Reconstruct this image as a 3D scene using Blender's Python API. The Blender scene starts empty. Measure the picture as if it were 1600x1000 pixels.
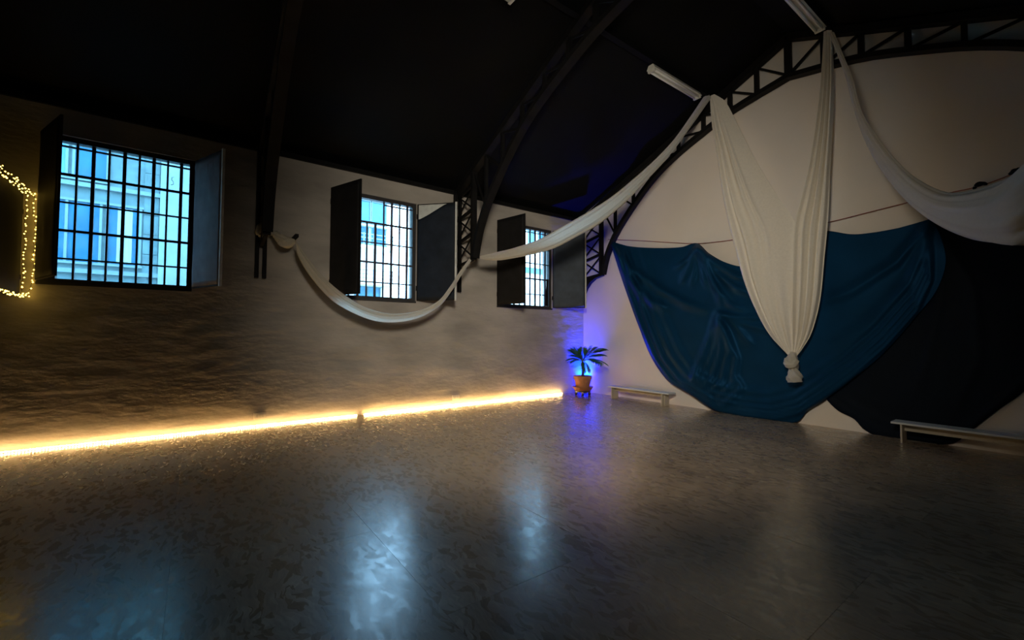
import bpy, bmesh, math, random
from mathutils import Vector, Matrix, noise

random.seed(7)
scene = bpy.context.scene
COL = scene.collection
R = math.radians

# ------------------------------------------------------------------ camera
FPX = 672.0
CAM = Vector((8.208, 0.0, 1.5))
_yaw, _pit, _rol = 0.9364, 0.0356, 0.0034
FWD = Vector((-math.sin(_yaw)*math.cos(_pit), math.cos(_yaw)*math.cos(_pit), math.sin(_pit)))
_rt = Vector((math.cos(_yaw), math.sin(_yaw), 0))
_up = _rt.cross(FWD)
RT = _rt*math.cos(_rol) + _up*math.sin(_rol)
UP = -_rt*math.sin(_rol) + _up*math.cos(_rol)
cd = bpy.data.cameras.new('camera')
cam = bpy.data.objects.new('camera', cd)
COL.objects.link(cam)
cd.sensor_width = 36.0
cd.lens = FPX/1600*36.0
cd.clip_start = 0.05
cd.clip_end = 300
m = Matrix((RT, UP, -FWD)).transposed().to_4x4()
m.translation = CAM
cam.matrix_world = m
scene.camera = cam

# ------------------------------------------------------------------ view / world / light
vs = scene.view_settings
vs.view_transform = 'Standard'
vs.look = 'None'
vs.gamma = 1.0
vs.use_curve_mapping = False
vs.exposure = 0.0
cy = scene.cycles
cy.use_denoising = True
cy.max_bounces = 10
cy.diffuse_bounces = 6
cy.glossy_bounces = 4
cy.transparent_max_bounces = 12
cy.sample_clamp_indirect = 6.0
cy.caustics_reflective = False
cy.caustics_refractive = False

SKY = 15.0
world = bpy.data.worlds.new('overcast_sky')
scene.world = world
world.use_nodes = True
bg = world.node_tree.nodes['Background']
bg.inputs[0].default_value = (0.38, 0.71, 1.0, 1)
bg.inputs[1].default_value = SKY

# window openings on the left wall (hinge to hinge) and heights
WINS = [(-1.70, -0.06), (1.93, 3.60), (5.60, 7.30)]
WZ0, WZ1 = 2.18, 4.19
# daylight portals in the three window openings
for i, (a, b) in enumerate(WINS):
    ld = bpy.data.lights.new('window_portal', 'AREA')
    ld.shape = 'RECTANGLE'
    ld.size = WZ1 - WZ0
    ld.size_y = b - a
    ld.cycles.is_portal = True
    lo = bpy.data.objects.new('window_portal', ld)
    COL.objects.link(lo)
    lo.location = (-0.33, (a+b)/2, (WZ0+WZ1)/2)
    lo.rotation_euler = (0, R(-90), 0)

LED_STRENGTH = 175.0
LED_NEAR = 105.0
FILL_WATTS = 920.0
BLUE_WATTS = 1500.0
BLUE_TUBE = 260.0

# ------------------------------------------------------------------ pixel helpers (direction only; depth from the surface touched)
def ray(px, py):
    return RT*((px-800)/FPX) - UP*((py-500)/FPX) + FWD
def on_left(px, py, x=0.0):
    r = ray(px, py)
    return CAM + r*((x-CAM.x)/r.x)
def on_back(px, py, y):
    r = ray(px, py)
    return CAM + r*((y-CAM.y)/r.y)
def on_z(px, py, z):
    r = ray(px, py)
    return CAM + r*((z-CAM.z)/r.z)
def on_vert(px, py, p0, p1):
    d = Vector((p1[0]-p0[0], p1[1]-p0[1], 0))
    n = Vector((-d.y, d.x, 0))
    r = ray(px, py)
    t = (Vector((p0[0], p0[1], 0)) - Vector((CAM.x, CAM.y, 0))).dot(n)/r.dot(n)
    return CAM + r*t

# ------------------------------------------------------------------ materials
def mat(name, col, rough=0.6, metal=0.0, spec=0.5, noise_scale=None, noise_amt=0.15, bump=0.0, bump_scale=40, sheen=0.0,
        emit=None, emit_s=0.0, stretch=None, trans=0.0, coord='Object'):
    mm = bpy.data.materials.new(name)
    mm.use_nodes = True
    nt = mm.node_tree
    bs = nt.nodes['Principled BSDF']
    bs.inputs['Base Color'].default_value = (*col, 1)
    bs.inputs['Roughness'].default_value = rough
    bs.inputs['Metallic'].default_value = metal
    bs.inputs['Specular IOR Level'].default_value = spec
    if sheen:
        bs.inputs['Sheen Weight'].default_value = sheen
    if emit:
        bs.inputs['Emission Color'].default_value = (*emit, 1)
        bs.inputs['Emission Strength'].default_value = emit_s
    tc = nt.nodes.new('ShaderNodeTexCoord')
    mp = nt.nodes.new('ShaderNodeMapping')
    nt.links.new(tc.outputs[coord], mp.inputs[0])
    if stretch:
        mp.inputs['Scale'].default_value = stretch
    if noise_scale:
        nz = nt.nodes.new('ShaderNodeTexNoise')
        nz.inputs['Scale'].default_value = noise_scale
        nz.inputs['Detail'].default_value = 5
        nt.links.new(mp.outputs[0], nz.inputs['Vector'])
        rp = nt.nodes.new('ShaderNodeMapRange')
        rp.inputs['From Min'].default_value = 0.3
        rp.inputs['From Max'].default_value = 0.7
        rp.inputs['To Min'].default_value = 1-noise_amt
        rp.inputs['To Max'].default_value = 1+noise_amt
        nt.links.new(nz.outputs[0], rp.inputs[0])
        mx = nt.nodes.new('ShaderNodeVectorMath')
        mx.operation = 'SCALE'
        mx.inputs[0].default_value = col
        nt.links.new(rp.outputs[0], mx.inputs['Scale'])
        nt.links.new(mx.outputs[0], bs.inputs['Base Color'])
    if bump:
        nb = nt.nodes.new('ShaderNodeTexNoise')
        nb.inputs['Scale'].default_value = bump_scale
        nb.inputs['Detail'].default_value = 6
        nt.links.new(mp.outputs[0], nb.inputs['Vector'])
        bp = nt.nodes.new('ShaderNodeBump')
        bp.inputs['Strength'].default_value = bump
        bp.inputs['Distance'].default_value = 0.02
        nt.links.new(nb.outputs[0], bp.inputs['Height'])
        nt.links.new(bp.outputs[0], bs.inputs['Normal'])
    if trans:
        tr = nt.nodes.new('ShaderNodeBsdfTranslucent')
        tr.inputs[0].default_value = (*col, 1)
        ms = nt.nodes.new('ShaderNodeMixShader')
        ms.inputs[0].default_value = trans
        out = nt.nodes['Material Output']
        nt.links.new(bs.outputs[0], ms.inputs[1])
        nt.links.new(tr.outputs[0], ms.inputs[2])
        nt.links.new(ms.outputs[0], out.inputs[0])
    return mm

def osb_material():
    mm = bpy.data.materials.new('osb_floorboard')
    mm.use_nodes = True
    nt = mm.node_tree
    N, L = nt.nodes, nt.links
    bs = N['Principled BSDF']
    tc = N.new('ShaderNodeTexCoord')
    oi = N.new('ShaderNodeObjectInfo')
    off = N.new('ShaderNodeVectorMath'); off.operation = 'SCALE'
    cmb = N.new('ShaderNodeCombineXYZ')
    L.new(oi.outputs['Random'], cmb.inputs[0]); L.new(oi.outputs['Random'], cmb.inputs[1])
    L.new(cmb.outputs[0], off.inputs[0]); off.inputs['Scale'].default_value = 37.0
    add = N.new('ShaderNodeVectorMath'); add.operation = 'ADD'
    L.new(tc.outputs['Object'], add.inputs[0]); L.new(off.outputs[0], add.inputs[1])
    # warp so that the flakes look torn and lie at differing angles
    wn = N.new('ShaderNodeTexNoise'); wn.inputs['Scale'].default_value = 3.2; wn.inputs['Detail'].default_value = 3
    L.new(add.outputs[0], wn.inputs['Vector'])
    ws = N.new('ShaderNodeVectorMath'); ws.operation = 'SCALE'; ws.inputs['Scale'].default_value = 0.25
    L.new(wn.outputs['Color'], ws.inputs[0])
    wa = N.new('ShaderNodeVectorMath'); wa.operation = 'ADD'
    L.new(add.outputs[0], wa.inputs[0]); L.new(ws.outputs[0], wa.inputs[1])
    cols, hts = [], []
    for rot, sc in ((0.35, (11, 30, 1)), (-0.5, (9, 26, 1)), (1.1, (13, 34, 1))):
        mp = N.new('ShaderNodeMapping'); mp.inputs['Rotation'].default_value = (0, 0, rot); mp.inputs['Scale'].default_value = sc
        L.new(wa.outputs[0], mp.inputs[0])
        vo = N.new('ShaderNodeTexVoronoi'); vo.inputs['Scale'].default_value = 1.0; vo.inputs['Randomness'].default_value = 1.0
        vo.voronoi_dimensions = '2D'
        L.new(mp.outputs[0], vo.inputs['Vector'])
        sp = N.new('ShaderNodeSeparateColor'); L.new(vo.outputs['Color'], sp.inputs[0])
        cols.append(sp)
    # choose between the layers per flake
    gt = N.new('ShaderNodeMath'); gt.operation = 'GREATER_THAN'; gt.inputs[1].default_value = 0.55
    L.new(cols[0].outputs[1], gt.inputs[0])
    m1 = N.new('ShaderNodeMix'); L.new(gt.outputs[0], m1.inputs[0]); L.new(cols[1].outputs[0], m1.inputs[2]); L.new(cols[0].outputs[0], m1.inputs[3])
    gt2 = N.new('ShaderNodeMath'); gt2.operation = 'GREATER_THAN'; gt2.inputs[1].default_value = 0.7
    L.new(cols[2].outputs[1], gt2.inputs[0])
    m2 = N.new('ShaderNodeMix'); L.new(gt2.outputs[0], m2.inputs[0]); L.new(m1.outputs[0], m2.inputs[2]); L.new(cols[2].outputs[0], m2.inputs[3])
    cr = N.new('ShaderNodeValToRGB')
    e = cr.color_ramp.elements
    e[0].position = 0.0; e[0].color = (0.275, 0.195, 0.122, 1)
    e[1].position = 1.0; e[1].color = (0.46, 0.34, 0.215, 1)
    k = e.new(0.18); k.color = (0.32, 0.228, 0.143, 1)
    k = e.new(0.75); k.color = (0.37, 0.265, 0.165, 1)
    L.new(m2.outputs[0], cr.inputs[0])
    big = N.new('ShaderNodeTexNoise'); big.inputs['Scale'].default_value = 0.8; big.inputs['Detail'].default_value = 4
    L.new(tc.outputs['Object'], big.inputs['Vector'])
    br = N.new('ShaderNodeMapRange'); br.inputs['From Min'].default_value = .3; br.inputs['From Max'].default_value = .7
    br.inputs['To Min'].default_value = .78; br.inputs['To Max'].default_value = 1.15
    L.new(big.outputs[0], br.inputs[0])
    sc = N.new('ShaderNodeVectorMath'); sc.operation = 'SCALE'
    L.new(cr.outputs[0], sc.inputs[0]); L.new(br.outputs[0], sc.inputs['Scale'])
    gm = N.new('ShaderNodeMapping'); gm.inputs['Rotation'].default_value = (0, 0, .4); gm.inputs['Scale'].default_value = (9, 60, 1)
    L.new(wa.outputs[0], gm.inputs[0])
    gn = N.new('ShaderNodeTexNoise'); gn.inputs['Scale'].default_value = 1.0; gn.inputs['Detail'].default_value = 4
    L.new(gm.outputs[0], gn.inputs['Vector'])
    gr = N.new('ShaderNodeMapRange'); gr.inputs['From Min'].default_value = .3; gr.inputs['From Max'].default_value = .7
    gr.inputs['To Min'].default_value = .80; gr.inputs['To Max'].default_value = 1.18
    L.new(gn.outputs[0], gr.inputs[0])
    sg = N.new('ShaderNodeVectorMath'); sg.operation = 'SCALE'
    L.new(sc.outputs[0], sg.inputs[0]); L.new(gr.outputs[0], sg.inputs['Scale'])
    L.new(sg.outputs[0], bs.inputs['Base Color'])
    rr = N.new('ShaderNodeMapRange'); rr.inputs['To Min'].default_value = 0.20; rr.inputs['To Max'].default_value = 0.46
    L.new(m2.outputs[0], rr.inputs[0]); L.new(rr.outputs[0], bs.inputs['Roughness'])
    bs.inputs['Specular IOR Level'].default_value = 0.5
    bs.inputs['Coat Weight'].default_value = 0.62
    bs.inputs['Coat Roughness'].default_value = 0.21
    bp = N.new('ShaderNodeBump'); bp.inputs['Strength'].default_value = 0.03; bp.inputs['Distance'].default_value = 0.004
    L.new(m2.outputs[0], bp.inputs['Height']); L.new(bp.outputs[0], bs.inputs['Normal'])
    return mm

def pane_material(name, tint, haze, hazecol):
    mm = bpy.data.materials.new(name)
    mm.use_nodes = True
    nt = mm.node_tree
    N, L = nt.nodes, nt.links
    N.remove(N['Principled BSDF'])
    tr = N.new('ShaderNodeBsdfTransparent'); tr.inputs[0].default_value = (*tint, 1)
    tl = N.new('ShaderNodeBsdfTranslucent'); tl.inputs[0].default_value = (*hazecol, 1)
    gl = N.new('ShaderNodeBsdfGlossy'); gl.inputs['Roughness'].default_value = 0.05
    tc = N.new('ShaderNodeTexCoord')
    nz = N.new('ShaderNodeTexNoise'); nz.inputs['Scale'].default_value = 7; nz.inputs['Detail'].default_value = 6
    L.new(tc.outputs['Object'], nz.inputs['Vector'])
    mr = N.new('ShaderNodeMapRange'); mr.inputs['From Min'].default_value = .35; mr.inputs['From Max'].default_value = .75
    mr.inputs['To Min'].default_value = haze*0.4; mr.inputs['To Max'].default_value = haze*1.6
    L.new(nz.outputs[0], mr.inputs[0])
    m1 = N.new('ShaderNodeMixShader'); L.new(mr.outputs[0], m1.inputs[0]); L.new(tr.outputs[0], m1.inputs[1]); L.new(tl.outputs[0], m1.inputs[2])
    m2 = N.new('ShaderNodeMixShader'); m2.inputs[0].default_value = 0.04
    L.new(m1.outputs[0], m2.inputs[1]); L.new(gl.outputs[0], m2.inputs[2])
    L.new(m2.outputs[0], N['Material Output'].inputs[0])
    return mm

M = {}
M['osb'] = osb_material()
M['subfloor'] = mat('subfloor', (0.05, 0.04, 0.03), .9)
M['plaster'] = mat('old_plaster', (0.44, 0.405, 0.36), .85, noise_scale=1.6, noise_amt=.22, bump=.8, bump_scale=7, stretch=(1, .5, 1.3))
M['white_wall'] = mat('white_wall_paint', (0.78, 0.72, 0.64), .85, noise_scale=1.1, noise_amt=.03, bump=.06, bump_scale=30)
M['dark_wall'] = mat('dark_painted_wall', (0.05, 0.045, 0.04), .9, noise_scale=2, noise_amt=.1)
M['ceiling'] = mat('black_ceiling_paint', (0.0055, 0.0058, 0.006), .7, spec=.08, noise_scale=.7, noise_amt=.25)
M['iron'] = mat('dark_painted_iron', (0.008, 0.0078, 0.0078), .6, spec=.15, noise_scale=6, noise_amt=.3)
M['frame'] = mat('dark_window_frame', (0.035, 0.033, 0.035), .5, noise_scale=8, noise_amt=.2)
M['bar'] = mat('dark_window_bar', (0.04, 0.03, 0.045), .5, noise_scale=8, noise_amt=.2)
M['pane'] = pane_material('clear_pane', (.95, .97, 1), .02, (.8, .88, .95))
M['pane_old'] = pane_material('dusty_pane', (.86, .95, 1), .04, (.75, .88, .95))
M['shutter'] = mat('dark_shutter_board', (0.011, 0.011, 0.012), .7, spec=.2, noise_scale=5, noise_amt=.25)
M['shutter_cloth'] = mat('dark_shutter_cloth', (0.014, 0.019, 0.028), .75, spec=.2, noise_scale=4, noise_amt=.3, bump=.4, bump_scale=5)
M['shutter_slate'] = mat('slate_shutter_cloth', (0.045, 0.062, 0.085), .7, noise_scale=4, noise_amt=.25, bump=.4, bump_scale=5)
M['shutter_grey'] = mat('grey_shutter_cloth', (0.13, 0.115, 0.12), .7, noise_scale=4, noise_amt=.25, bump=.5, bump_scale=5)
M['white_edge'] = mat('white_edge_batten', (0.62, 0.64, 0.60), .6, noise_scale=10, noise_amt=.15)
M['white_cloth'] = mat('white_drape_cloth', (0.74, 0.71, 0.62), .8, noise_scale=30, noise_amt=.05, trans=.52)
M['white_sheet'] = mat('white_sheet_cloth', (0.82, 0.78, 0.69), .8, noise_scale=30, noise_amt=.04, trans=.12)
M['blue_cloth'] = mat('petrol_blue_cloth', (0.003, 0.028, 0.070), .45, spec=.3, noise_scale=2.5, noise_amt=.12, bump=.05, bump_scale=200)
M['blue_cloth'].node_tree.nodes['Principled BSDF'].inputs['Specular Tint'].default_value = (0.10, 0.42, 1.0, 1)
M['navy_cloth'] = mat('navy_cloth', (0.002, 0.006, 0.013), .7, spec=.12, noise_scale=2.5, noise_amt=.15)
M['cord_red'] = mat('red_cord', (0.28, 0.06, 0.05), .7, noise_scale=30)
M['terracotta'] = mat('terracotta', (0.46, 0.20, 0.085), .75, noise_scale=9, noise_amt=.18, bump=.2, bump_scale=40)
M['soil'] = mat('potting_soil', (0.03, 0.02, 0.013), .95, noise_scale=40, noise_amt=.4, bump=.8, bump_scale=60)
M['trunk'] = mat('palm_trunk', (0.10, 0.085, 0.04), .8, noise_scale=25, noise_amt=.3, bump=.5, bump_scale=40)
M['leaf'] = mat('palm_leaf', (0.035, 0.13, 0.035), .45, noise_scale=12, noise_amt=.35)
M['chrome'] = mat('grey_caster', (0.25, 0.24, 0.24), .35, metal=.7)
M['trolley'] = mat('brown_trolley_dish', (0.36, 0.15, 0.06), .6, noise_scale=8, noise_amt=.2)
M['bench'] = mat('pale_painted_bench', (0.62, 0.64, 0.63), .45, noise_scale=6, noise_amt=.06)
M['bench_wood'] = mat('pale_bench_side', (0.55, 0.49, 0.38), .55, noise_scale=6, noise_amt=.1, stretch=(1, 1, .2))
M['socket'] = mat('white_socket_plastic', (0.72, 0.68, 0.60), .4, noise_scale=12, noise_amt=.04)
M['socket_hole'] = mat('socket_recess', (0.04, 0.035, 0.03), .6)
M['tape'] = mat('led_tape', (0.7, 0.66, 0.55), .5)
M['led'] = mat('warm_led', (1, .8, .5), .5, emit=(1.0, 0.60, 0.21), emit_s=LED_STRENGTH)
M['led_near'] = mat('warm_led_near', (1, .8, .5), .5, emit=(1.0, 0.62, 0.24), emit_s=LED_NEAR)
M['fairy'] = mat('yellow_fairy_bulb', (1, .7, .2), .4, emit=(1.0, 0.62, 0.10), emit_s=9.0)
M['wire'] = mat('thin_dark_wire', (0.03, 0.025, 0.01), .5)
M['black_panel'] = mat('black_panel_felt', (0.006, 0.006, 0.006), .95, noise_scale=8)
M['lamp_white'] = mat('white_lamp_housing', (0.66, 0.66, 0.60), .5, noise_scale=5, noise_amt=.06)
M['tube'] = mat('unlit_tube_glass', (0.80, 0.80, 0.76), .25)
M['lamp_black'] = mat('black_lamp_housing', (0.02, 0.02, 0.02), .4)
M['lens_blue'] = mat('blue_lamp_lens', (0.02, .05, .4), .2, emit=(0.0, 0.03, 1.0), emit_s=20.0)
M['blue_glow'] = mat('blue_glow_tube', (0.02, .05, .4), .3, emit=(0.0, 0.006, 1.0), emit_s=BLUE_TUBE)
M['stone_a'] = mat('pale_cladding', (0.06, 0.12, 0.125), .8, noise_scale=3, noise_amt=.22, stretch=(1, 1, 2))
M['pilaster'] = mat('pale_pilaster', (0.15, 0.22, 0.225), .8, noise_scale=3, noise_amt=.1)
M['white_b'] = mat('white_render', (0.86, 0.86, 0.84), .8, noise_scale=2, noise_amt=.05)
M['glass_blue'] = mat('blue_window_glass', (0.006, 0.085, 0.16), .35, spec=.2, noise_scale=2, noise_amt=.2)
M['glass_pale'] = mat('pale_blue_glass', (0.06, 0.20, 0.30), .3, spec=.2, noise_scale=2, noise_amt=.2)
M['curtain_out'] = mat('white_curtain', (0.24, 0.34, 0.34), .8, noise_scale=6, noise_amt=.1, stretch=(1, 6, .3))
M['trim_out'] = mat('light_window_trim', (0.10, 0.17, 0.18), .7)
M['rail_out'] = mat('grey_railing', (0.30, 0.34, 0.38), .5)
M['street'] = mat('grey_street', (0.28, 0.28, 0.28), .9, noise_scale=2, noise_amt=.15)

# ------------------------------------------------------------------ mesh helpers
def new_obj(name, verts, faces, material, parent=None, smooth=False, edges=()):
    me = bpy.data.meshes.new(name)
    me.from_pydata([tuple(v) for v in verts], list(edges), faces)
    me.update()
    if material:
        me.materials.append(M[material] if isinstance(material, str) else material)
    if smooth:
        for p in me.polygons:
            p.use_smooth = True
    o = bpy.data.objects.new(name, me)
    COL.objects.link(o)
    if parent:
        o.parent = parent
    return o

def from_bm(name, bm, material, parent=None, smooth=False):
    me = bpy.data.meshes.new(name)
    bmesh.ops.recalc_face_normals(bm, faces=bm.faces[:])
    bm.to_mesh(me); bm.free()
    me.materials.append(M[material] if isinstance(material, str) else material)
    if smooth:
        for p in me.polygons:
            p.use_smooth = True
    o = bpy.data.objects.new(name, me)
    COL.objects.link(o)
    if parent:
        o.parent = parent
    return o

def bm_box(bm, lo, hi, bevel=0.0):
    lo, hi = Vector(lo), Vector(hi)
    c = (lo+hi)/2; s = hi-lo
    r = bmesh.ops.create_cube(bm, size=1.0, matrix=Matrix.Translation(c) @ Matrix.Diagonal((s.x, s.y, s.z, 1)))
    if bevel:
        es = list({e for v in r['verts'] for e in v.link_edges})
        bmesh.ops.bevel(bm, geom=es, offset=bevel, segments=1, affect='EDGES', profile=.5)

def box(name, lo, hi, material, parent=None, bevel=0.0):
    bm = bmesh.new()
    bm_box(bm, lo, hi, bevel)
    return from_bm(name, bm, material, parent)

def bm_bar(bm, a, b, w, d, side=None):
    """rectangular bar from a to b; w measured across 'side', d the other way"""
    a, b = Vector(a), Vector(b)
    t = (b-a).normalized()
    s = Vector(side) if side else (Vector((0, 0, 1)) if abs(t.z) < .9 else Vector((1, 0, 0)))
    s = (s - t*s.dot(t)).normalized()
    n = t.cross(s)
    vs = []
    for p in (a, b):
        for i, j in ((-1, -1), (1, -1), (1, 1), (-1, 1)):
            vs.append(bm.verts.new(p + s*(w/2*i) + n*(d/2*j)))
    for f in ((0, 1, 2, 3), (7, 6, 5, 4), (0, 4, 5, 1), (1, 5, 6, 2), (2, 6, 7, 3), (3, 7, 4, 0)):
        bm.faces.new([vs[k] for k in f])

def bar(name, a, b, w, d, material, parent=None, side=None):
    bm = bmesh.new()
    bm_bar(bm, a, b, w, d, side)
    return from_bm(name, bm, material, parent)

def bm_tube(bm, pts, r, seg=8, caps=True):
    pts = [Vector(p) for p in pts]
    rings = []
    n = len(pts)
    prev = None
    for i, p in enumerate(pts):
        t = (pts[min(i+1, n-1)] - pts[max(i-1, 0)]).normalized()
        s = prev if prev else (Vector((0, 0, 1)) if abs(t.z) < .9 else Vector((1, 0, 0)))
        s = (s - t*s.dot(t)).normalized(); prev = s
        q = t.cross(s)
        rr = r[i] if isinstance(r, (list, tuple)) else r
        rings.append([bm.verts.new(p + (s*math.cos(a) + q*math.sin(a))*rr) for a in [2*math.pi*k/seg for k in range(seg)]])
    for a, b in zip(rings, rings[1:]):
        for k in range(seg):
            bm.faces.new((a[k], a[(k+1) % seg], b[(k+1) % seg], b[k]))
    if caps:
        bm.faces.new(rings[0][::-1]); bm.faces.new(rings[-1])

def tube(name, pts, r, material, parent=None, seg=8):
    bm = bmesh.new()
    bm_tube(bm, pts, r, seg)
    return from_bm(name, bm, material, parent, smooth=True)

def lathe(name, prof, material, parent=None, seg=32, loc=(0, 0, 0), close=False):
    vs, fs = [], []
    for r_, z in prof:
        for k in range(seg):
            a = 2*math.pi*k/seg
            vs.append((loc[0]+r_*math.cos(a), loc[1]+r_*math.sin(a), loc[2]+z))
    n = len(prof)
    rng = n if close else n-1
    for i in range(rng):
        j = (i+1) % n
        for k in range(seg):
            k2 = (k+1) % seg
            fs.append((i*seg+k, i*seg+k2, j*seg+k2, j*seg+k))
    if not close:
        fs.append(tuple(range(seg))[::-1]); fs.append(tuple((n-1)*seg+k for k in range(seg)))
    return new_obj(name, vs, fs, material, parent, smooth=False)

def thing(name, label, cat, loc=(0, 0, 0), group=None):
    o = bpy.data.objects.new(name, None)
    COL.objects.link(o)
    o.location = loc
    o.empty_display_size = .1
    return tag(o, label, cat, group)

def tag(o, label, cat, group=None):
    o['label'] = label; o['category'] = cat
    if group:
        o['group'] = group
    return o

def struct(o, label=None, cat=None):
    o['kind'] = 'structure'
    if label:
        o['label'] = label
    if cat:
        o['category'] = cat
    return o

def spline(pts, n):
    """Catmull-Rom through pts (tuples or Vectors), n samples, uniform in chord length"""
    pts = [Vector(p) for p in pts]
    cl = [0.0]
    for a, b in zip(pts, pts[1:]):
        cl.append(cl[-1] + (b-a).length)
    out = []
    for i in range(n):
        s = cl[-1]*i/(n-1)
        k = 0
        while k < len(pts)-2 and cl[k+1] < s:
            k += 1
        h = cl[k+1]-cl[k]
        t = (s-cl[k])/h if h > 0 else 0
        p1, p2 = pts[k], pts[k+1]
        m1 = (p2-pts[k-1])/(cl[k+1]-cl[k-1])*h if k > 0 else (p2-p1)
        m2 = (pts[k+2]-p1)/(cl[k+2]-cl[k])*h if k < len(pts)-2 else (p2-p1)
        t2, t3 = t*t, t*t*t
        out.append(p1*(2*t3-3*t2+1) + m1*(t3-2*t2+t) + p2*(-2*t3+3*t2) + m2*(t3-t2))
    return out

# ------------------------------------------------------------------ the room shell
YB = 8.444          # back wall
YF = -5.0           # wall behind the camera
XR = 10.2           # right wall
ZT = 4.62           # eaves
XC = 5.1            # ridge
ZR = 6.86
def roof(x):
    return ZT + (ZR-ZT)*(1-abs(x-XC)/XC)

# floor : sub-floor slab with OSB sheets laid on it
fl = struct(box('floor', (-.4, YF-.2, -.12), (XR+.2, YB+.2, -.0185), 'subfloor'), 'brown chipboard sheet floor with a worn gloss', 'floor')
pw, pl = 1.22, 2.44
y = YB
row = 0
while y > YF:
    y0 = max(y-pw, YF)
    x = -0.0 - (row % 2)*pl/2
    while x < XR:
        a, b = max(x, 0.0), min(x+pl, XR)
        if b-a > .05:
            # 2 mm open joints between the sheets
            bm = bmesh.new()
            cx_, cy_ = (a+b)/2, (y+y0)/2
            bm_box(bm, (a-cx_+.0003, y0-cy_+.0003, -.018), (b-cx_-.0003, y-cy_-.0003, random.uniform(-.0003, 0)), 0.0006)
            o = from_bm('floor_sheet', bm, 'osb', fl)
            o.location = (cx_, cy_, 0)
        x += pl
    y = y0
    row += 1

# left wall: uneven old plaster with three openings
def lines(lo, hi, step, keys):
    ks = sorted(set([lo, hi] + [k for k in keys if lo < k < hi]))
    out = [lo]
    for a, b in zip(ks, ks[1:]):
        n = max(1, int(round((b-a)/step)))
        out += [a+(b-a)*i/n for i in range(1, n+1)]
    return out
ys = lines(YF, YB, .055, [k for w in WINS for k in w])
zs = lines(-.02, ZT+.02, .05, [WZ0, WZ1])
def relief(y, z):
    low = max(0.0, min(1.0, (2.35-z)/.5))
    v = Vector((0.0, y*.9, z*1.7))
    d = (noise.fractal(v*1.3+Vector((3, 0, 0)), 1.0, 2.0, 4)*.5+.5)*.012
    d += max(0, noise.noise(v*3.1+Vector((9, 2, 0))))*.011 + max(0, noise.noise(v*7.3))*.005
    d2 = (noise.noise(v*.8)*.5+.5)*.006
    return -(d*low + d2)
wv, wf, idx = [], [], {}
for i, yy in enumerate(ys):
    for j, zz in enumerate(zs):
        edge = any(abs(yy-k) < 1e-6 for w in WINS for k in w) and WZ0-1e-6 <= zz <= WZ1+1e-6
        idx[i, j] = len(wv)
        wv.append((0.0 if edge else relief(yy, zz), yy, zz))
def hole(yc, zc):
    return WZ0 < zc < WZ1 and any(a < yc < b for a, b in WINS)
for i in range(len(ys)-1):
    for j in range(len(zs)-1):
        if not hole((ys[i]+ys[i+1])/2, (zs[j]+zs[j+1])/2):
            wf.append((idx[i, j], idx[i+1, j], idx[i+1, j+1], idx[i, j+1]))
TH = -.38
for a, b in WINS:   # reveals
    k = len(wv)
    wv += [(0.0, a, WZ0), (0.0, b, WZ0), (0.0, b, WZ1), (0.0, a, WZ1), (TH, a, WZ0), (TH, b, WZ0), (TH, b, WZ1), (TH, a, WZ1)]
    wf += [(k, k+4, k+5, k+1), (k+1, k+5, k+6, k+2), (k+2, k+6, k+7, k+3), (k+3, k+7, k+4, k)]
oy = [YF-.2] + [k for w in WINS for k in w] + [YB+.2]   # outer face
for a, b in zip(oy, oy[1:]):
    for z0, z1 in ((-.1, WZ0), (WZ0, WZ1), (WZ1, ZT+.1)):
        if hole((a+b)/2, (z0+z1)/2):
            continue
        k = len(wv)
        wv += [(TH, a, z0), (TH, b, z0), (TH, b, z1), (TH, a, z1)]
        wf.append((k+3, k+2, k+1, k))
struct(new_obj('wall_left', wv, wf, 'plaster', smooth=True), 'uneven old plaster wall with three barred windows', 'wall')

def gable(name, y0, y1, material, label):
    pts = [(0-.38, -.1), (XR+.15, -.1), (XR+.15, ZT), (XC, ZR+.02), (-.38, ZT)]
    vs = [(x, y0, z) for x, z in pts] + [(x, y1, z) for x, z in pts]
    n = len(pts)
    fs = [tuple(range(n)), tuple(range(2*n-1, n-1, -1))] + [(i, n+i, n+(i+1) % n, (i+1) % n) for i in range(n)]
    return struct(new_obj(name, vs, fs, material), label, 'wall')
gable('wall_back', YB, YB+.2, 'white_wall', 'smooth off-white gable wall behind the blue drapes')
gable('wall_front', YF-.2, YF, 'dark_wall', 'dark wall behind the viewpoint')
struct(box('wall_right', (XR, YF, -.1), (XR+.15, YB, ZT), 'dark_wall'), 'dark side wall opposite the windows', 'wall')
# ceiling: two slopes
vs_ = [(-.4, YF-.2, ZT-.0), (XC, YF-.2, ZR), (XR+.2, YF-.2, ZT), (-.4, YB+.2, ZT), (XC, YB+.2, ZR), (XR+.2, YB+.2, ZT)]
vs_ = [(x, y_, roof(max(0, min(XR, x)))+.005) for x, y_, _ in vs_] + [(x, y_, roof(max(0, min(XR, x)))+.12) for x, y_, _ in vs_]
cf = [(0, 1, 4, 3), (1, 2, 5, 4), (6, 9, 10, 7), (7, 10, 11, 8), (0, 3, 9, 6), (2, 8, 11, 5), (0, 6, 7, 1), (1, 7, 8, 2), (3, 4, 10, 9), (4, 5, 11, 10)]
struct(new_obj('ceiling', vs_, cf, 'ceiling'), 'black painted pitched ceiling', 'ceiling')
# dark wall plate along the eaves
struct(box('trim_1', (0.0, YF, ZT-.07), (.05, YB, ZT+.01), 'iron'), 'dark wall plate along the top of the window wall', 'trim')
# purlins under the slopes (the strip lamps hang from two of them)
for k, px_ in enumerate((3.80, 5.74)):
    zc = roof(px_)
    struct(box('trim_%d' % (k+2), (px_-.05, YF, zc-.10), (px_+.05, YB, zc-.012), 'ceiling'), 'dark purlin running below the ceiling', 'trim')

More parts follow.
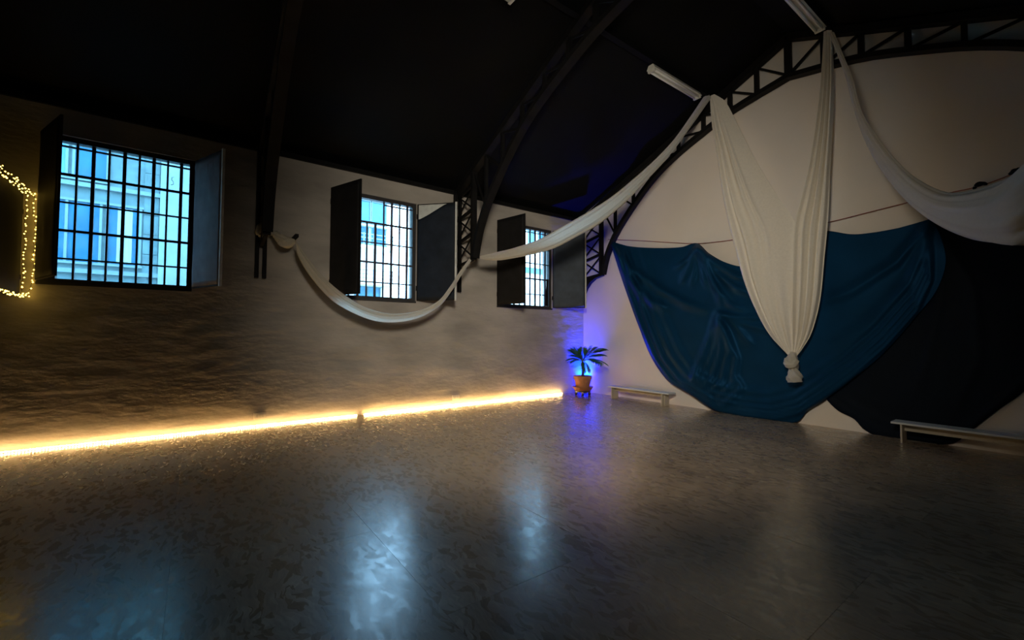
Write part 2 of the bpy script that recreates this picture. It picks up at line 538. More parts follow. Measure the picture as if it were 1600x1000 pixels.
# ------------------------------------------------------------------ windows
PITCH = .1625
def make_window(n, a, b, label, pane_mat, open_top):
    w = struct(bpy.data.objects.new('window_%d' % n, None), label, 'window')
    COL.objects.link(w)
    w.location = (0, (a+b)/2, WZ0)
    inv = Matrix.Translation(-w.location)
    def P(o):
        o.data.transform(inv); return o
    g1 = b-.07; g0 = g1-1.4
    gz1, gz0 = 4.12, 2.24
    xf0, xf1 = -.13, -.03
    # frame: four rails
    P(box('frame_rail', (xf0, a+.001, gz1), (xf1, b-.001, WZ1-.001), 'frame', w))
    P(box('frame_rail', (xf0, a+.001, WZ0+.001), (xf1, b-.001, gz0), 'frame', w))
    P(box('frame_stile', (xf0, a+.001, gz0), (xf1, g0, gz1), 'frame', w))
    P(box('frame_stile', (xf0, g1, gz0), (xf1, b-.001, gz1), 'frame', w))
    # sill board
    P(box('window_sill', (-.12, a+.001, WZ0-.03), (.025, b-.001, WZ0+.002), 'frame', w))
    yl = [g0 + PITCH*i for i in range(9)] + [g1]
    zl = [gz0, gz0+.28]
    for i in range(4):
        zl.append(zl[-1] + .385)
    zl.append(gz1)
    nr = len(zl)-1
    # bars: every second upright is stouter
    for i in range(1, 9):
        wd = .040 if i % 2 == 0 else .024
        ztop = gz1
        if open_top and i in (1, 2, 3, 4):
            ztop = zl[4]
        P(box('glazing_bar', (-.095, yl[i]-wd/2, gz0), (-.06, yl[i]+wd/2, ztop), 'bar', w))
    for j in range(1, nr):
        wd = .034 if j in (2, 4) else .022
        y0 = g0
        if open_top and j == 5:
            y0 = yl[5]
        P(box('glazing_bar', (-.092, y0, zl[j]-wd/2), (-.064, g1, zl[j]+wd/2), 'bar', w))
    for i in range(9):
        for j in range(nr):
            if open_top and i < 5 and j >= 4:
                continue
            P(box('pane', (-.080, yl[i]+.002, zl[j]+.002), (-.076, yl[i+1]-.002, zl[j+1]-.002), pane_mat, w))
    if open_top:
        P(box('pane', (-.080, g0+.002, zl[4]+.002), (-.076, yl[5]-.002, gz1-.002), pane_mat, w))
    return w
W1 = make_window(1, *WINS[0], 'barred window nearest the fairy lights, bluish panes facing a close building', 'pane_old', False)
W2 = make_window(2, *WINS[1], 'middle barred window above the low white swag', 'pane', True)
W3 = make_window(3, *WINS[2], 'farthest barred window, crossed by the rising white swag', 'pane', False)
# black marker squiggle on a pane of the first window
pts = [on_left(px_, py_, -.072) for px_, py_ in ((272, 277), (269, 277), (268, 281), (271, 284), (271, 288), (267, 289))]
sq = tube('marker_squiggle', pts, .004, 'wire', None, 5)
sq.data.transform(Matrix.Translation(-W1.location)); sq.parent = W1
# dark cardboard leaning against the last panes of the farthest window
o = new_obj('leaning_card', [(-.05, 7.12, 2.245), (-.05, 7.225, 2.245), (-.058, 7.225, 2.93), (-.058, 7.17, 2.93)], [(0, 1, 2, 3)], 'shutter')
md = o.modifiers.new('thick', 'SOLIDIFY'); md.thickness = .004
o.data.transform(Matrix.Translation(-W3.location)); o.parent = W3

def shutter(win, y_h, vec, cloth, label, fold=False, edge=True):
    """one leaf hinged at (0, y_h), swung along vec; board + cloth face + battens"""
    L = .84
    v = Vector((vec[0], vec[1], 0)).normalized()
    n = Vector((-v.y, v.x, 0))        # faces the camera side for these leaves
    if n.dot(CAM - Vector((0, y_h, CAM.z))) < 0:
        n = -n
    base = Vector((.004, y_h, 0)) + v*.02
    z0, z1 = WZ0+.02, WZ1-.015
    def slab(name, s0, s1, t0, t1, za, zb, material, parent):
        bm = bmesh.new()
        vs = []
        for z in (za, zb):
            for s, t in ((s0, t0), (s1, t0), (s1, t1), (s0, t1)):
                vs.append(bm.verts.new(base + v*s + n*t + Vector((0, 0, z)) - win.location))
        for f in ((3, 2, 1, 0), (4, 5, 6, 7), (0, 1, 5, 4), (1, 2, 6, 5), (2, 3, 7, 6), (3, 0, 4, 7)):
            bm.faces.new([vs[k] for k in f])
        return from_bm(name, bm, material, parent)
    sh = slab('shutter', 0, L, -.0125, .0125, z0, z1, 'shutter', win)
    sh['label'] = label
    # cloth stretched over the visible face, slightly puckered
    nu, nv = 14, 24
    vs, fs = [], []
    for i in range(nu+1):
        for j in range(nv+1):
            s = .02 + (L-.06)*i/nu
            f = j/nv
            top = z1-.02
            if fold:
                top = z1 - .02 - max(0, (.30 - .42*(i/nu)**1.2))
            z = z0+.02 + (top-z0-.02)*f
            rip = .006 + .008*noise.noise(Vector((s*5, z*2.2, y_h))) + .004*noise.noise(Vector((s*11, z*9, y_h)))
            vs.append(base + v*s + n*(.0135+max(0.0, rip)) + Vector((0, 0, z)) - win.location)
    for i in range(nu):
        for j in range(nv):
            k = i*(nv+1)+j
            fs.append((k, k+nv+1, k+nv+2, k+1))
    o = new_obj('shutter_cloth', vs, fs, cloth, sh, smooth=True)
    md = o.modifiers.new('thick', 'SOLIDIFY'); md.thickness = .003; md.offset = -1
    if fold:   # bare pale board showing above the drooping cloth
        slab('bare_board', .03, L-.05, .0126, .0145, z1-.34, z1-.02, 'white_edge', sh)
    if edge:
        slab('edge_batten', L-.028, L+.006, -.012, .022, z0-.01, z1+.01, 'white_edge', sh)
    for z in (z0+.25, z1-.25):
        o = tube('hinge', [base - v*.012 + Vector((0, 0, z-.05)) - win.location, base - v*.012 + Vector((0, 0, z+.05)) - win.location], .011, 'iron', sh, 8)
    return sh
shutter(W1, WINS[0][0], (.80, .33), 'shutter', 'black shutter leaf beside the fairy lights', edge=False)
shutter(W1, WINS[0][1], (.80, .34), 'shutter_grey', 'grey cloth covered shutter leaf with white edge batten')
shutter(W2, WINS[1][0], (.80, .30), 'shutter', 'black shutter leaf above the low white swag', edge=False)
shutter(W2, WINS[1][1], (.60, .56), 'shutter_cloth', 'dark shutter leaf with cloth sagging off its top corner', fold=True)
shutter(W3, WINS[2][0], (.80, .16), 'shutter', 'dark shutter leaf behind the rising white swag', edge=False)
shutter(W3, WINS[2][1], (.55, .63), 'shutter_slate', 'slate shutter leaf with bright white edge batten by the corner')

# ------------------------------------------------------------------ roof trusses
CH = [(.80, 3.06), (.93, 3.5), (1.2, 3.98), (1.62, 4.46), (2.25, 5.04), (2.8, 5.38), (3.4, 5.64), (4.07, 5.88), (5.1, 6.08)]
def chord_z(x):
    if x > XC:
        x = 2*XC - x
    for a, b in zip(CH, CH[1:]):
        if x <= b[0]:
            return a[1] + (b[1]-a[1])*(x-a[0])/(b[0]-a[0])
    return CH[-1][1]
def make_truss(yc, label, bracket):
    t = thing('roof_truss', label, 'roof truss', (0, yc, 0), 'iron roof trusses on the window wall')
    hw = .075
    for sgn in (1, -1):
        X = (lambda x: x) if sgn == 1 else (lambda x: 2*XC - x)
        for dy in (-.055, .055):     # twin angle irons of the wall post
            bar('wall_post', (X(.065), dy, 2.43), (X(.065), dy, ZT-.005), .09, .055, 'iron', t, (1, 0, 0))
        bar('inner_post', (X(.74), 0, 3.02), (X(.74), 0, roof(.74)-.11), .07, .11, 'iron', t, (1, 0, 0))
        # lattice between the posts
        zl = [3.02, 3.52, 4.02, 4.52]
        for k, z in enumerate(zl):
            bar('lattice_tie', (X(.10), 0, z-.05), (X(.72), 0, z+.07 if k else z+.02), .055, .05, 'iron', t, (0, 0, 1))
        for z0, z1 in zip(zl, zl[1:]):
            bar('lattice_brace', (X(.10), -.012, z0), (X(.71), -.012, z1), .032, .02, 'iron', t, (0, 0, 1))
            bar('lattice_brace', (X(.10), .012, z1-.05), (X(.71), .012, z0+.07), .032, .02, 'iron', t, (0, 0, 1))
        if bracket:
            # solid curved bracket plate under the lattice
            prof = [(.02, 2.44), (.10, 2.44), (.15, 2.58), (.24, 2.74), (.37, 2.88), (.55, 2.98), (.80, 3.03), (.80, 3.10), (.02, 3.02)]
            n = len(prof)
            vs = [(X(x), -.05, z) for x, z in prof] + [(X(x), .05, z) for x, z in prof]
            fs = [tuple(range(n)), tuple(range(2*n-1, n-1, -1))] + [(i, (i+1) % n, n+(i+1) % n, n+i) for i in range(n)]
            bm = bmesh.new()
            vv = [bm.verts.new(v) for v in vs]
            for f in fs:
                bm.faces.new([vv[k] for k in f])
            from_bm('bracket_plate', bm, 'iron', t)
        # rafter
        bar('rafter', (X(.03), 0, roof(.03)-.07), (X(XC-.0), 0, roof(XC)-.07), .11, .14, 'iron', t, (0, 0, 1))
        # web of the knee and of the arch
        for x in (1.2, 1.75, 2.35, 2.95):
            bar('web_post', (X(x), 0, chord_z(x)), (X(x), 0, roof(x)-.1), .06, .06, 'iron', t, (1, 0, 0))
        xs = [.74, 1.2, 1.75, 2.35, 2.95]
        for a, b in zip(xs, xs[1:]):
            bar('web_brace', (X(a), 0, roof(a)-.12), (X(b), 0, chord_z(b)+.02), .036, .03, 'iron', t, (0, 0, 1))
        vx = [3.05+.51*i for i in range(5)]
        vx = [3.52, 4.07, 4.57]
        for x in vx:
            bar('web_post', (X(x), 0, chord_z(x)), (X(x), 0, roof(x)-.1), .075, .06, 'iron', t, (1, 0, 0))
        xx = [2.95, 3.52, 4.07, 4.57, 5.1]
        for a, b in zip(xx, xx[1:]):
            bar('web_brace', (X(a), 0, roof(a)-.12), (X(b), 0, chord_z(b)+.03), .036, .03, 'iron', t, (0, 0, 1))
    bar('web_post', (XC, 0, chord_z(XC)), (XC, 0, ZR-.1), .11, .06, 'iron', t, (1, 0, 0))
    # arched lower chord
    half = spline([(x, 0, z) for x, z in CH], 24)
    full = half + [Vector((2*XC-p.x, 0, p.z)) for p in reversed(half[:-1])]
    bm = bmesh.new()
    rows = []
    for i, p in enumerate(full):
        tg = (full[min(i+1, len(full)-1)] - full[max(i-1, 0)]).normalized()
        nn = Vector((-tg.z, 0, tg.x))
        rows.append([bm.verts.new(p + nn*(.04*a) + Vector((0, hw*b, 0))) for a, b in ((-1, -1), (1, -1), (1, 1), (-1, 1))])
    for a, b in zip(rows, rows[1:]):
        for k in range(4):
            bm.faces.new((a[k], a[(k+1) % 4], b[(k+1) % 4], b[k]))
    bm.faces.new(rows[0]); bm.faces.new(rows[-1][::-1])
    from_bm('arched_chord', bm, 'iron', t)
    return t
make_truss(.84, 'dark iron truss ending in twin posts between the first two windows', False)
make_truss(4.52, 'dark iron truss with lattice knee between the middle and farthest windows', False)
make_truss(8.33, 'dark arched iron truss against the white gable wall', True)

# ------------------------------------------------------------------ outside: street and neighbouring buildings
struct(box('ground', (-40, -40, -.6), (-.45, 40, -.5), 'street'), 'grey street outside the windows', 'ground')
def facade_window(parent, xf, y0, y1, z0, z1, glass, nm=1, curtain=None):
    L0 = parent.location
    def Pb(nm_, lo, hi, mt, par):
        o = box(nm_, Vector(lo)-L0, Vector(hi)-L0, mt, par); return o
    w = Pb('window', (xf-.05, y0, z0), (xf+.012, y1, z1), glass, parent)
    t = .05
    Pb('window_trim', (xf, y0-t, z1), (xf+.05, y1+t, z1+t), 'trim_out', w)
    Pb('window_trim', (xf, y0-t, z0-t), (xf+.07, y1+t, z0), 'trim_out', w)
    for i in range(nm+2):
        yy = y0 + (y1-y0)*i/(nm+1)
        Pb('mullion', (xf, yy-.022, z0), (xf+.04, yy+.022, z1), 'trim_out', w)
    if curtain:
        Pb('curtain', (xf+.013, y0+(y1-y0)*curtain[0], z0+.03), (xf+.022, y0+(y1-y0)*curtain[1], z1-.03), 'curtain_out', w)
    return w
XA = -4.5
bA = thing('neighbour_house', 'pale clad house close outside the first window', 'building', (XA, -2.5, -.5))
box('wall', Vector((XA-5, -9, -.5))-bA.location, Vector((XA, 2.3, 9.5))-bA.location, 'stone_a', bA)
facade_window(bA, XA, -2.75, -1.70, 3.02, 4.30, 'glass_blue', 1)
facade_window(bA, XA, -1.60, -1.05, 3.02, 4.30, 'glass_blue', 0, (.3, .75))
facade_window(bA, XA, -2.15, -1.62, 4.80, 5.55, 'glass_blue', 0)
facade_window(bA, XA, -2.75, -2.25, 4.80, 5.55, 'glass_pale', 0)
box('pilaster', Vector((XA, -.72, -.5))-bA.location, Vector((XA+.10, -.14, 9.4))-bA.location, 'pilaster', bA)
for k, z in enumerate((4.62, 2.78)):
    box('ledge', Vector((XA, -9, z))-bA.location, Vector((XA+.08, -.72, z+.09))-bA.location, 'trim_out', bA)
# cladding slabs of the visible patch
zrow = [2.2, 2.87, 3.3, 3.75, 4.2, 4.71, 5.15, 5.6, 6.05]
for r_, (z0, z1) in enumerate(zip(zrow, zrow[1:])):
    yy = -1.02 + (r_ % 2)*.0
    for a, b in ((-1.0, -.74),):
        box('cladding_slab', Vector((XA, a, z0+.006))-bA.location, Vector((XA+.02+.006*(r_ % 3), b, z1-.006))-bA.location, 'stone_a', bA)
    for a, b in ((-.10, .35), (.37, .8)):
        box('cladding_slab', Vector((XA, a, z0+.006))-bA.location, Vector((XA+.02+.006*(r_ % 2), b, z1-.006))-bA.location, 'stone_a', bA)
XB = -9.0
bB = thing('balcony_block', 'white apartment block with balconies seen through the middle window', 'building', (XB, 5, -.5))
def pb(nm_, lo, hi, mt, par=None):
    return box(nm_, Vector(lo)-bB.location, Vector(hi)-bB.location, mt, par or bB)
pb('wall', (XB-5, 3.4, -.5), (XB, 6.35, 8.6), 'white_b')
facade_window(bB, XB, 4.9, 5.55, 6.0, 6.85, 'glass_pale', 0)
facade_window(bB, XB, 5.62, 6.2, 6.0, 6.85, 'glass_pale', 0)
facade_window(bB, XB, 5.0, 5.5, 5.15, 5.8, 'glass_blue', 0)
facade_window(bB, XB, 5.6, 6.2, 5.15, 5.8, 'glass_blue', 0)
for z in (3.55, 4.95):
    sl = pb('balcony', (XB, 4.7, z-.12), (XB+.7, 6.3, z), 'white_b')
    for k in range(3):
        pb('rail', (XB+.66, 4.7, z+.12+.15*k), (XB+.69, 6.3, z+.15+.15*k), 'rail_out', sl)
    for k in range(5):
        pb('baluster', (XB+.66, 4.72+.38*k, z), (XB+.69, 4.75+.38*k, z+.48), 'rail_out', sl)
facade_window(bB, XB, 5.0, 6.0, 3.0, 3.4, 'glass_pale', 1)
XD = -11.0
bC = thing('glass_tower', 'pale tower with blue glass floors seen through the farthest window', 'building', (XD, 15, -.5))
def pc(nm_, lo, hi, mt, par=None):
    return box(nm_, Vector(lo)-bC.location, Vector(hi)-bC.location, mt, par or bC)
pc('wall', (XD-5, 13.6, -.5), (XD, 18.0, 13), 'white_b')
for k in range(4):
    facade_window(bC, XD, 14.5+.75*k, 15.0+.75*k, 6.6, 8.6, 'glass_blue' if k % 2 == 0 else 'glass_pale', 0)
facade_window(bC, XD, 15.0, 16.8, 5.1, 5.35, 'glass_pale', 2)

# ------------------------------------------------------------------ white drapes
def bundle(name, upper, lower, plane, label, fat=.55, ripples=7, amp=.13, n=70, seg=42, extra=(), mid_fat=None, group='white drapes strung between the trusses'):
    """gathered cloth hanging in a vertical plane; upper and lower outline, elliptical gathered section with lengthwise folds"""
    U = [on_vert(a, b, *plane) for a, b in upper]
    Lw = [on_vert(a, b, *plane) for a, b in lower]
    for u, l in extra:
        U.append(Vector(u)); Lw.append(Vector(l))
    U = spline(U, n); Lw = spline(Lw, n)
    d = Vector((plane[1][0]-plane[0][0], plane[1][1]-plane[0][1], 0)).normalized()
    nn = Vector((d.y, -d.x, 0))
    if nn.dot(CAM - U[0]) < 0:
        nn = -nn
    bm = bmesh.new()
    rings = []
    for i in range(n):
        c = (U[i]+Lw[i])/2
        a = (Lw[i]-U[i])/2
        ln = a.length
        s = i/(n-1)
        ring = []
        for k in range(seg):
            th = R(-70) + R(255)*k/(seg-1)
            rp = 1 + amp*math.sin(ripples*th + 1.7*math.sin(5*s+ripples)) + amp*.55*math.sin((ripples*2+1)*th + 3*s) - amp*1.2
            rp = min(rp, 1.02)
            ring.append(bm.verts.new(c + a*math.cos(th)*rp + nn*(max(ln, .03)*fat*math.sin(th)*rp)))
        rings.append(ring)
    for a, b in zip(rings, rings[1:]):
        for k in range(seg-1):
            bm.faces.new((a[k], a[k+1], b[k+1], b[k]))
    return from_bm(name, bm, 'white_cloth', None, smooth=True)

HOOK = (.42, 1.33); KNEE = (.86, 4.46)
PB = (3.85, 8.02); PD = (5.72, 8.16)
G = 'white drapes strung between the trusses'
s1 = thing('white_drape', 'low white swag tied between two trusses under the middle window', 'drape', (HOOK[0], HOOK[1], 3.0), G)
b1 = bundle('swag', [(461, 375), (476, 396), (495, 421), (514, 441), (543, 464), (572, 480), (610, 489), (652, 485), (684, 470), (703, 447), (718, 424), (733, 404)],
            [(463, 381), (465, 400), (485, 434), (514, 466), (546, 486), (585, 501), (623, 503), (658, 495), (688, 477), (707, 453), (721, 430), (736, 408)],
            (HOOK, KNEE), '', fat=.9, ripples=5, amp=.12)
b1.data.transform(Matrix.Translation(-s1.location)); b1.parent = s1
# twisted tail from the hook to the twin posts, wrapped round them
tw = [on_vert(px_, py_, (.25, .84), HOOK) for px_, py_ in ((428, 363), (433, 369), (440, 374), (446, 379), (453, 378), (461, 377))]
def lumpy(name, pts, radii, parent, seg=22, amp=.28, n=40, seed=0, fl=1.0):
    P_ = spline(pts, n)
    bm = bmesh.new()
    rings = []
    for i, p in enumerate(P_):
        f = i/(n-1)*(len(radii)-1)
        k = min(int(f), len(radii)-2)
        r_ = radii[k] + (radii[k+1]-radii[k])*(f-k)
        tg = (P_[min(i+1, n-1)] - P_[max(i-1, 0)]).normalized()
        s = Vector((0, 0, 1)) if abs(tg.z) < .8 else Vector((1, .3, 0))
        s = (s - tg*s.dot(tg)).normalized(); q = tg.cross(s)
        ring = []
        for j in range(seg):
            a = 2*math.pi*j/seg
            rr = r_*(1 + amp*math.sin(5*a + 9*i/n + seed) + amp*.5*noise.noise(Vector((math.cos(a)*2, math.sin(a)*2, i*.25+seed))))
            ring.append(bm.verts.new(p + s*math.cos(a)*rr + q*math.sin(a)*rr*fl))
        rings.append(ring)
    for a, b in zip(rings, rings[1:]):
        for k in range(seg):
            bm.faces.new((a[k], a[(k+1) % seg], b[(k+1) % seg], b[k]))
    bm.faces.new(rings[0][::-1]); bm.faces.new(rings[-1])
    o = from_bm(name, bm, 'white_cloth', parent, smooth=True)
    return o
o = lumpy('twisted_tail', tw, [.045, .05, .07, .085, .075, .03], s1, seed=2)
o.data.transform(Matrix.Translation(-s1.location))
wrap = [on_left(px_, py_, .17) for px_, py_ in ((409, 348), (406, 356), (406, 365), (412, 366), (420, 364), (428, 363))]
o = lumpy('wrapped_end', wrap, [.015, .05, .055, .045, .04, .045], s1, seed=5, amp=.15)
o.data.transform(Matrix.Translation(-s1.location))
# small iron hook arm that carries the tail
tag(bar('hook_arm', (.02, 1.31, 3.13), (.46, 1.31, 3.13), .05, .05, 'iron', None), 'small dark iron arm holding the tail of the low swag', 'bracket')

s2 = bundle('white_drape', [(750, 400), (775, 394), (800, 388), (840, 374), (864, 361), (900, 341), (924, 327), (960, 303), (1000, 270), (1026, 246), (1053, 217), (1080, 180), (1103, 146)],
            [(750, 405), (776, 407), (799, 404), (830, 398), (866, 388), (905, 369), (936, 351), (960, 332), (978, 316), (1004, 289), (1044, 246), (1084, 192), (1111, 154)],
            (KNEE, PB), '', fat=.6, ripples=8, amp=.10)
tag(s2, 'white swag rising across the farthest window to the gable truss', 'drape', G)
KNEE_R = (2*XC-.86, 4.46)
s4 = bundle('white_drape', [(1304, 50), (1320, 90), (1333, 122), (1346, 172), (1372, 214), (1403, 252), (1434, 279), (1482, 300), (1526, 295), (1565, 282), (1600, 265)],
            [(1295, 50), (1309, 84), (1321, 118), (1337, 178), (1359, 234), (1390, 282), (1425, 321), (1469, 352), (1521, 374), (1565, 382), (1600, 385)],
            ((5.76, 7.92), KNEE_R), '', fat=.42, ripples=9, amp=.07,
            extra=[((8.62, 5.55, 3.75), (8.66, 5.50, 2.80)), ((9.1, 4.85, 3.5), (9.1, 4.85, 2.95)), ((KNEE_R[0], KNEE_R[1], 3.12), (KNEE_R[0], KNEE_R[1], 3.02))])
tag(s4, 'wide white swag sweeping off to the right edge', 'drape', G)

# hanging sheet knotted at the bottom
s3 = thing('white_drape', 'long white sheet hanging in a point and knotted at its end', 'drape', (4.9, 7.9, 2.2), G)
ST = [[(1109, 150), (1114, 190), (1124, 240), (1133, 295), (1142, 340), (1158, 402), (1168, 440), (1183, 480), (1204, 521), (1234, 558)],
      [(1116, 147), (1133, 158), (1151, 192), (1180, 247), (1216, 306), (1246, 353), (1243, 420), (1241, 480), (1240, 530), (1239, 560)],
      [(1287, 47), (1284, 130), (1276, 210), (1266, 270), (1256, 312), (1246, 353), (1243, 420), (1241, 480), (1240, 530), (1239, 560)],
      [(1300, 47), (1303, 130), (1302, 200), (1299, 270), (1296, 340), (1290, 402), (1282, 470), (1268, 520), (1257, 540), (1244, 558)]]
KN = 60
def px_spline(pts, n):
    return spline([(a, b, 0) for a, b in pts], n)
SP = [px_spline(s, KN) for s in ST]
pl_n = Vector((PD[1]-PB[1], -(PD[0]-PB[0]), 0)).normalized()
if pl_n.dot(CAM-Vector((PB[0], PB[1], 0))) < 0:
    pl_n = -pl_n
def sheet(name, A, B, nu, fold, parent):
    vs, fs = [], []
    for i in range(nu+1):
        u = i/nu
        for j in range(KN):
            p = A[j].lerp(B[j], u)
            w = on_vert(p.x, p.y, PB, PD)
            v = j/(KN-1)
            vs.append(w + pl_n*fold(u, v) - parent.location)
    for i in range(nu):
        for j in range(KN-1):
            k = i*KN+j
            fs.append((k, k+1, k+KN+1, k+KN))
    o = new_obj(name, vs, fs, 'white_sheet', parent, smooth=True)
    return o
def env(v):
    return max(0.0, min(1, v/.12))*max(.0, min(1.0, (1-v)/.10))
def fold_left(u, v):
    e = env(v)
    d = .16*math.sin(math.pi*v)*0.9
    d += e*(.075*math.exp(-((u-.06)/.07)**2) + .08*math.exp(-((u-.20)/.06)**2)*min(1, 1.3-v) - .09*math.exp(-((u-.12)/.04)**2)
            + .08*math.exp(-((u-.42)/.05)**2)*math.exp(-((v-.35)/.25)**2) + .06*math.exp(-((u-.52)/.035)**2)*math.exp(-((v-.38)/.25)**2))
    d += e*.03*max(0, (v-.6)/.4)*math.sin(u*19+1)
    d -= .06*max(0, u-.6)/.4*e
    return d
def fold_right(u, v):
    e = env(v)
    d = .16*math.sin(math.pi*v)*0.9 - .06*(1-u)*e
    d += e*(.060*math.sin(u*2*math.pi*3.6+.5+1.2*v) + .018*math.sin(u*2*math.pi*7.7+2*v))
    return d
sheet('sheet_left', SP[0], SP[1], 44, fold_left, s3)
sheet('sheet_right', SP[2], SP[3], 40, fold_right, s3)
kp = [on_vert(a, b, PB, PD)+pl_n*.01 for a, b in ((1240, 550), (1238, 560), (1237, 567), (1240, 575), (1241, 580))]
o = lumpy('knot', kp, [.04, .07, .105, .085, .05], s3, n=24, amp=.12, seed=1)
o.data.transform(Matrix.Translation(-s3.location))
o = lumpy('knot_loop', [on_vert(a, b, PB, PD)+pl_n*dd for a, b, dd in ((1230, 561, .02), (1234, 569, .09), (1241, 570, .09), (1246, 563, .03))], [.04, .055, .055, .04], s3, n=20, amp=.12, seed=3)
o.data.transform(Matrix.Translation(-s3.location))
o = lumpy('knot_tail', [on_vert(a, b, PB, PD)+pl_n*.02 for a, b in ((1240, 574), (1241, 582), (1242, 590), (1243, 597))], [.05, .075, .11, .09], s3, n=20, amp=.22, seed=4)
o.data.transform(Matrix.Translation(-s3.location))

# ------------------------------------------------------------------ blue drapes on the gable wall
def seg_dist(p, a, b):
    ab = (b[0]-a[0], b[1]-a[1]); ap = (p[0]-a[0], p[1]-a[1])
    l2 = ab[0]**2+ab[1]**2
    t = max(0, min(1, (ap[0]*ab[0]+ap[1]*ab[1])/l2)) if l2 else 0
    return math.hypot(ap[0]-ab[0]*t, ap[1]-ab[1]*t), t
def cloth_panel(name, top, hem, ybase, folds, material, label, nu=150, nv=60, thick=.004):
    T = px_spline(top, nu+1); H = px_spline(hem, nu+1)
    # bounding boxes of folds for speed
    fb = []
    for line, amp, wid in folds:
        xs = [p[0] for p in line]; yz = [p[1] for p in line]
        fb.append((min(xs)-3*wid, max(xs)+3*wid, min(yz)-3*wid, max(yz)+3*wid))
    vs, fs = [], []
    for i in range(nu+1):
        for j in range(nv+1):
            v = j/nv
            p = T[i].lerp(H[i], v)
            d = .012
            for (line, amp, wid), (x0, x1, y0, y1) in zip(folds, fb):
                if not (x0 < p.x < x1 and y0 < p.y < y1):
                    continue
                best = 1e9; bt = 0
                for k in range(len(line)-1):
                    dd, t = seg_dist((p.x, p.y), line[k], line[k+1])
                    if dd < best:
                        best = dd; bt = (k+t)/(len(line)-1)
                tap = min(1, bt/.12+.25)*min(1, (1-bt)/.25)
                d += 1.25*amp*tap*math.exp(-(best/wid)**2)
            d += .018*noise.noise(Vector((p.x*.012, p.y*.012, 4.2)))
            vs.append(on_back(p.x, p.y, ybase - max(.001, d)))
    for i in range(nu):
        for j in range(nv):
            k = i*(nv+1)+j
            fs.append((k, k+1, k+nv+2, k+nv+1))
    o = new_obj(name, vs, fs, material, None, smooth=True)
    md = o.modifiers.new('thick', 'SOLIDIFY'); md.thickness = thick; md.offset = 0
    return tag(o, label, 'drape', 'dark blue drapes on the gable wall')
HEM1 = [(954, 379), (964, 412), (975, 446), (998, 510), (1020, 562), (1046, 597), (1078, 616), (1119, 643), (1164, 653), (1212, 660), (1246, 659), (1262, 642), (1285, 628), (1334, 592), (1383, 550), (1433, 493), (1463, 455), (1478, 410), (1470, 370), (1456, 343)]
TOP1 = [(955, 377), (985, 385), (1030, 387.5), (1065, 386), (1089, 380), (1108, 396), (1136, 411), (1165, 416), (1200, 402), (1246, 360), (1296, 361), (1330, 366), (1359, 364), (1400, 357), (1430, 349), (1454, 342)]
def off(line, dx, dy):
    return [(a+dx, b+dy) for a, b in line]
F1 = []
for (ln, am, wd) in [
    ([(1089, 384), (1075, 405), (1052, 424)], .05, 4), ([(1089, 384), (1078, 415), (1062, 445)], .06, 4), ([(1090, 384), (1086, 420), (1078, 450)], .05, 3.5),
    ([(1090, 384), (1096, 420), (1106, 455)], .055, 4), ([(1091, 384), (1108, 425), (1122, 460), (1128, 485)], .055, 4.5), ([(1092, 384), (1118, 412), (1150, 432), (1172, 438)], .06, 5),
    ([(1092, 384), (1118, 425), (1150, 450), (1180, 462)], .055, 5), ([(1092, 386), (1112, 440), (1140, 475), (1170, 490)], .045, 5),
    ([(956, 380), (985, 420), (1030, 452), (1070, 474), (1110, 486)], .075, 6), ([(958, 384), (985, 440), (1020, 472), (1055, 486)], .055, 6), ([(957, 382), (972, 420), (1000, 462), (1040, 492)], .045, 6),
    ([(1122, 489), (1108, 530), (1088, 580), (1076, 602)], .075, 5), ([(1123, 490), (1116, 545), (1098, 588), (1082, 608)], .065, 4.5), ([(1124, 492), (1126, 548), (1112, 590), (1090, 614)], .075, 5),
    ([(1126, 494), (1138, 550), (1128, 595), (1100, 622)], .065, 5), ([(1130, 505), (1150, 560), (1144, 600), (1114, 630)], .055, 5.5), ([(1150, 590), (1158, 605), (1140, 626), (1120, 636)], .05, 5),
    ([(1122, 489), (1150, 495), (1200, 497)], .045, 4), ([(1124, 490), (1150, 510), (1180, 545)], .04, 5), ([(1124, 489), (1160, 505), (1215, 520)], .035, 5)]:
    F1.append((ln, am, wd))
lefthem = HEM1[:8]
for dx, am, wd in ((4, .06, 3.5), (14, .07, 5), (27, .05, 6), (40, .035, 7)):
    F1.append((off(lefthem, dx, -dx*.35), am, wd))
bot = [(1070, 612), (1119, 640), (1164, 650), (1212, 655), (1250, 645), (1285, 622), (1334, 586), (1383, 543), (1433, 486), (1455, 440), (1458, 380)]
for k, (dy, am, wd) in enumerate(((-1, .06, 3), (-8, .06, 3.2), (-16, .055, 3.6), (-26, .04, 5), (-40, .025, 7))):
    F1.append((off(bot, -dy*.0 + dy*.35, dy), am, wd))
F1.append(([(1455, 345), (1400, 410), (1330, 455), (1260, 480)], .04, 8))
F1.append(([(1455, 345), (1420, 440), (1350, 510), (1270, 560)], .03, 10))
cloth_panel('blue_drape', TOP1, HEM1, 8.38, F1, 'blue_cloth', 'petrol blue drape gathered in folds beside the left low bench', nu=190, nv=80)
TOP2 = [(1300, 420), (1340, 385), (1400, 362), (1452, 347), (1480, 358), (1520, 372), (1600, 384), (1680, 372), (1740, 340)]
HEM2 = [(1292, 625), (1310, 642), (1335, 655), (1350, 671), (1380, 685), (1430, 691), (1470, 694), (1494, 691), (1520, 671), (1560, 640), (1600, 611), (1680, 520), (1742, 345)]
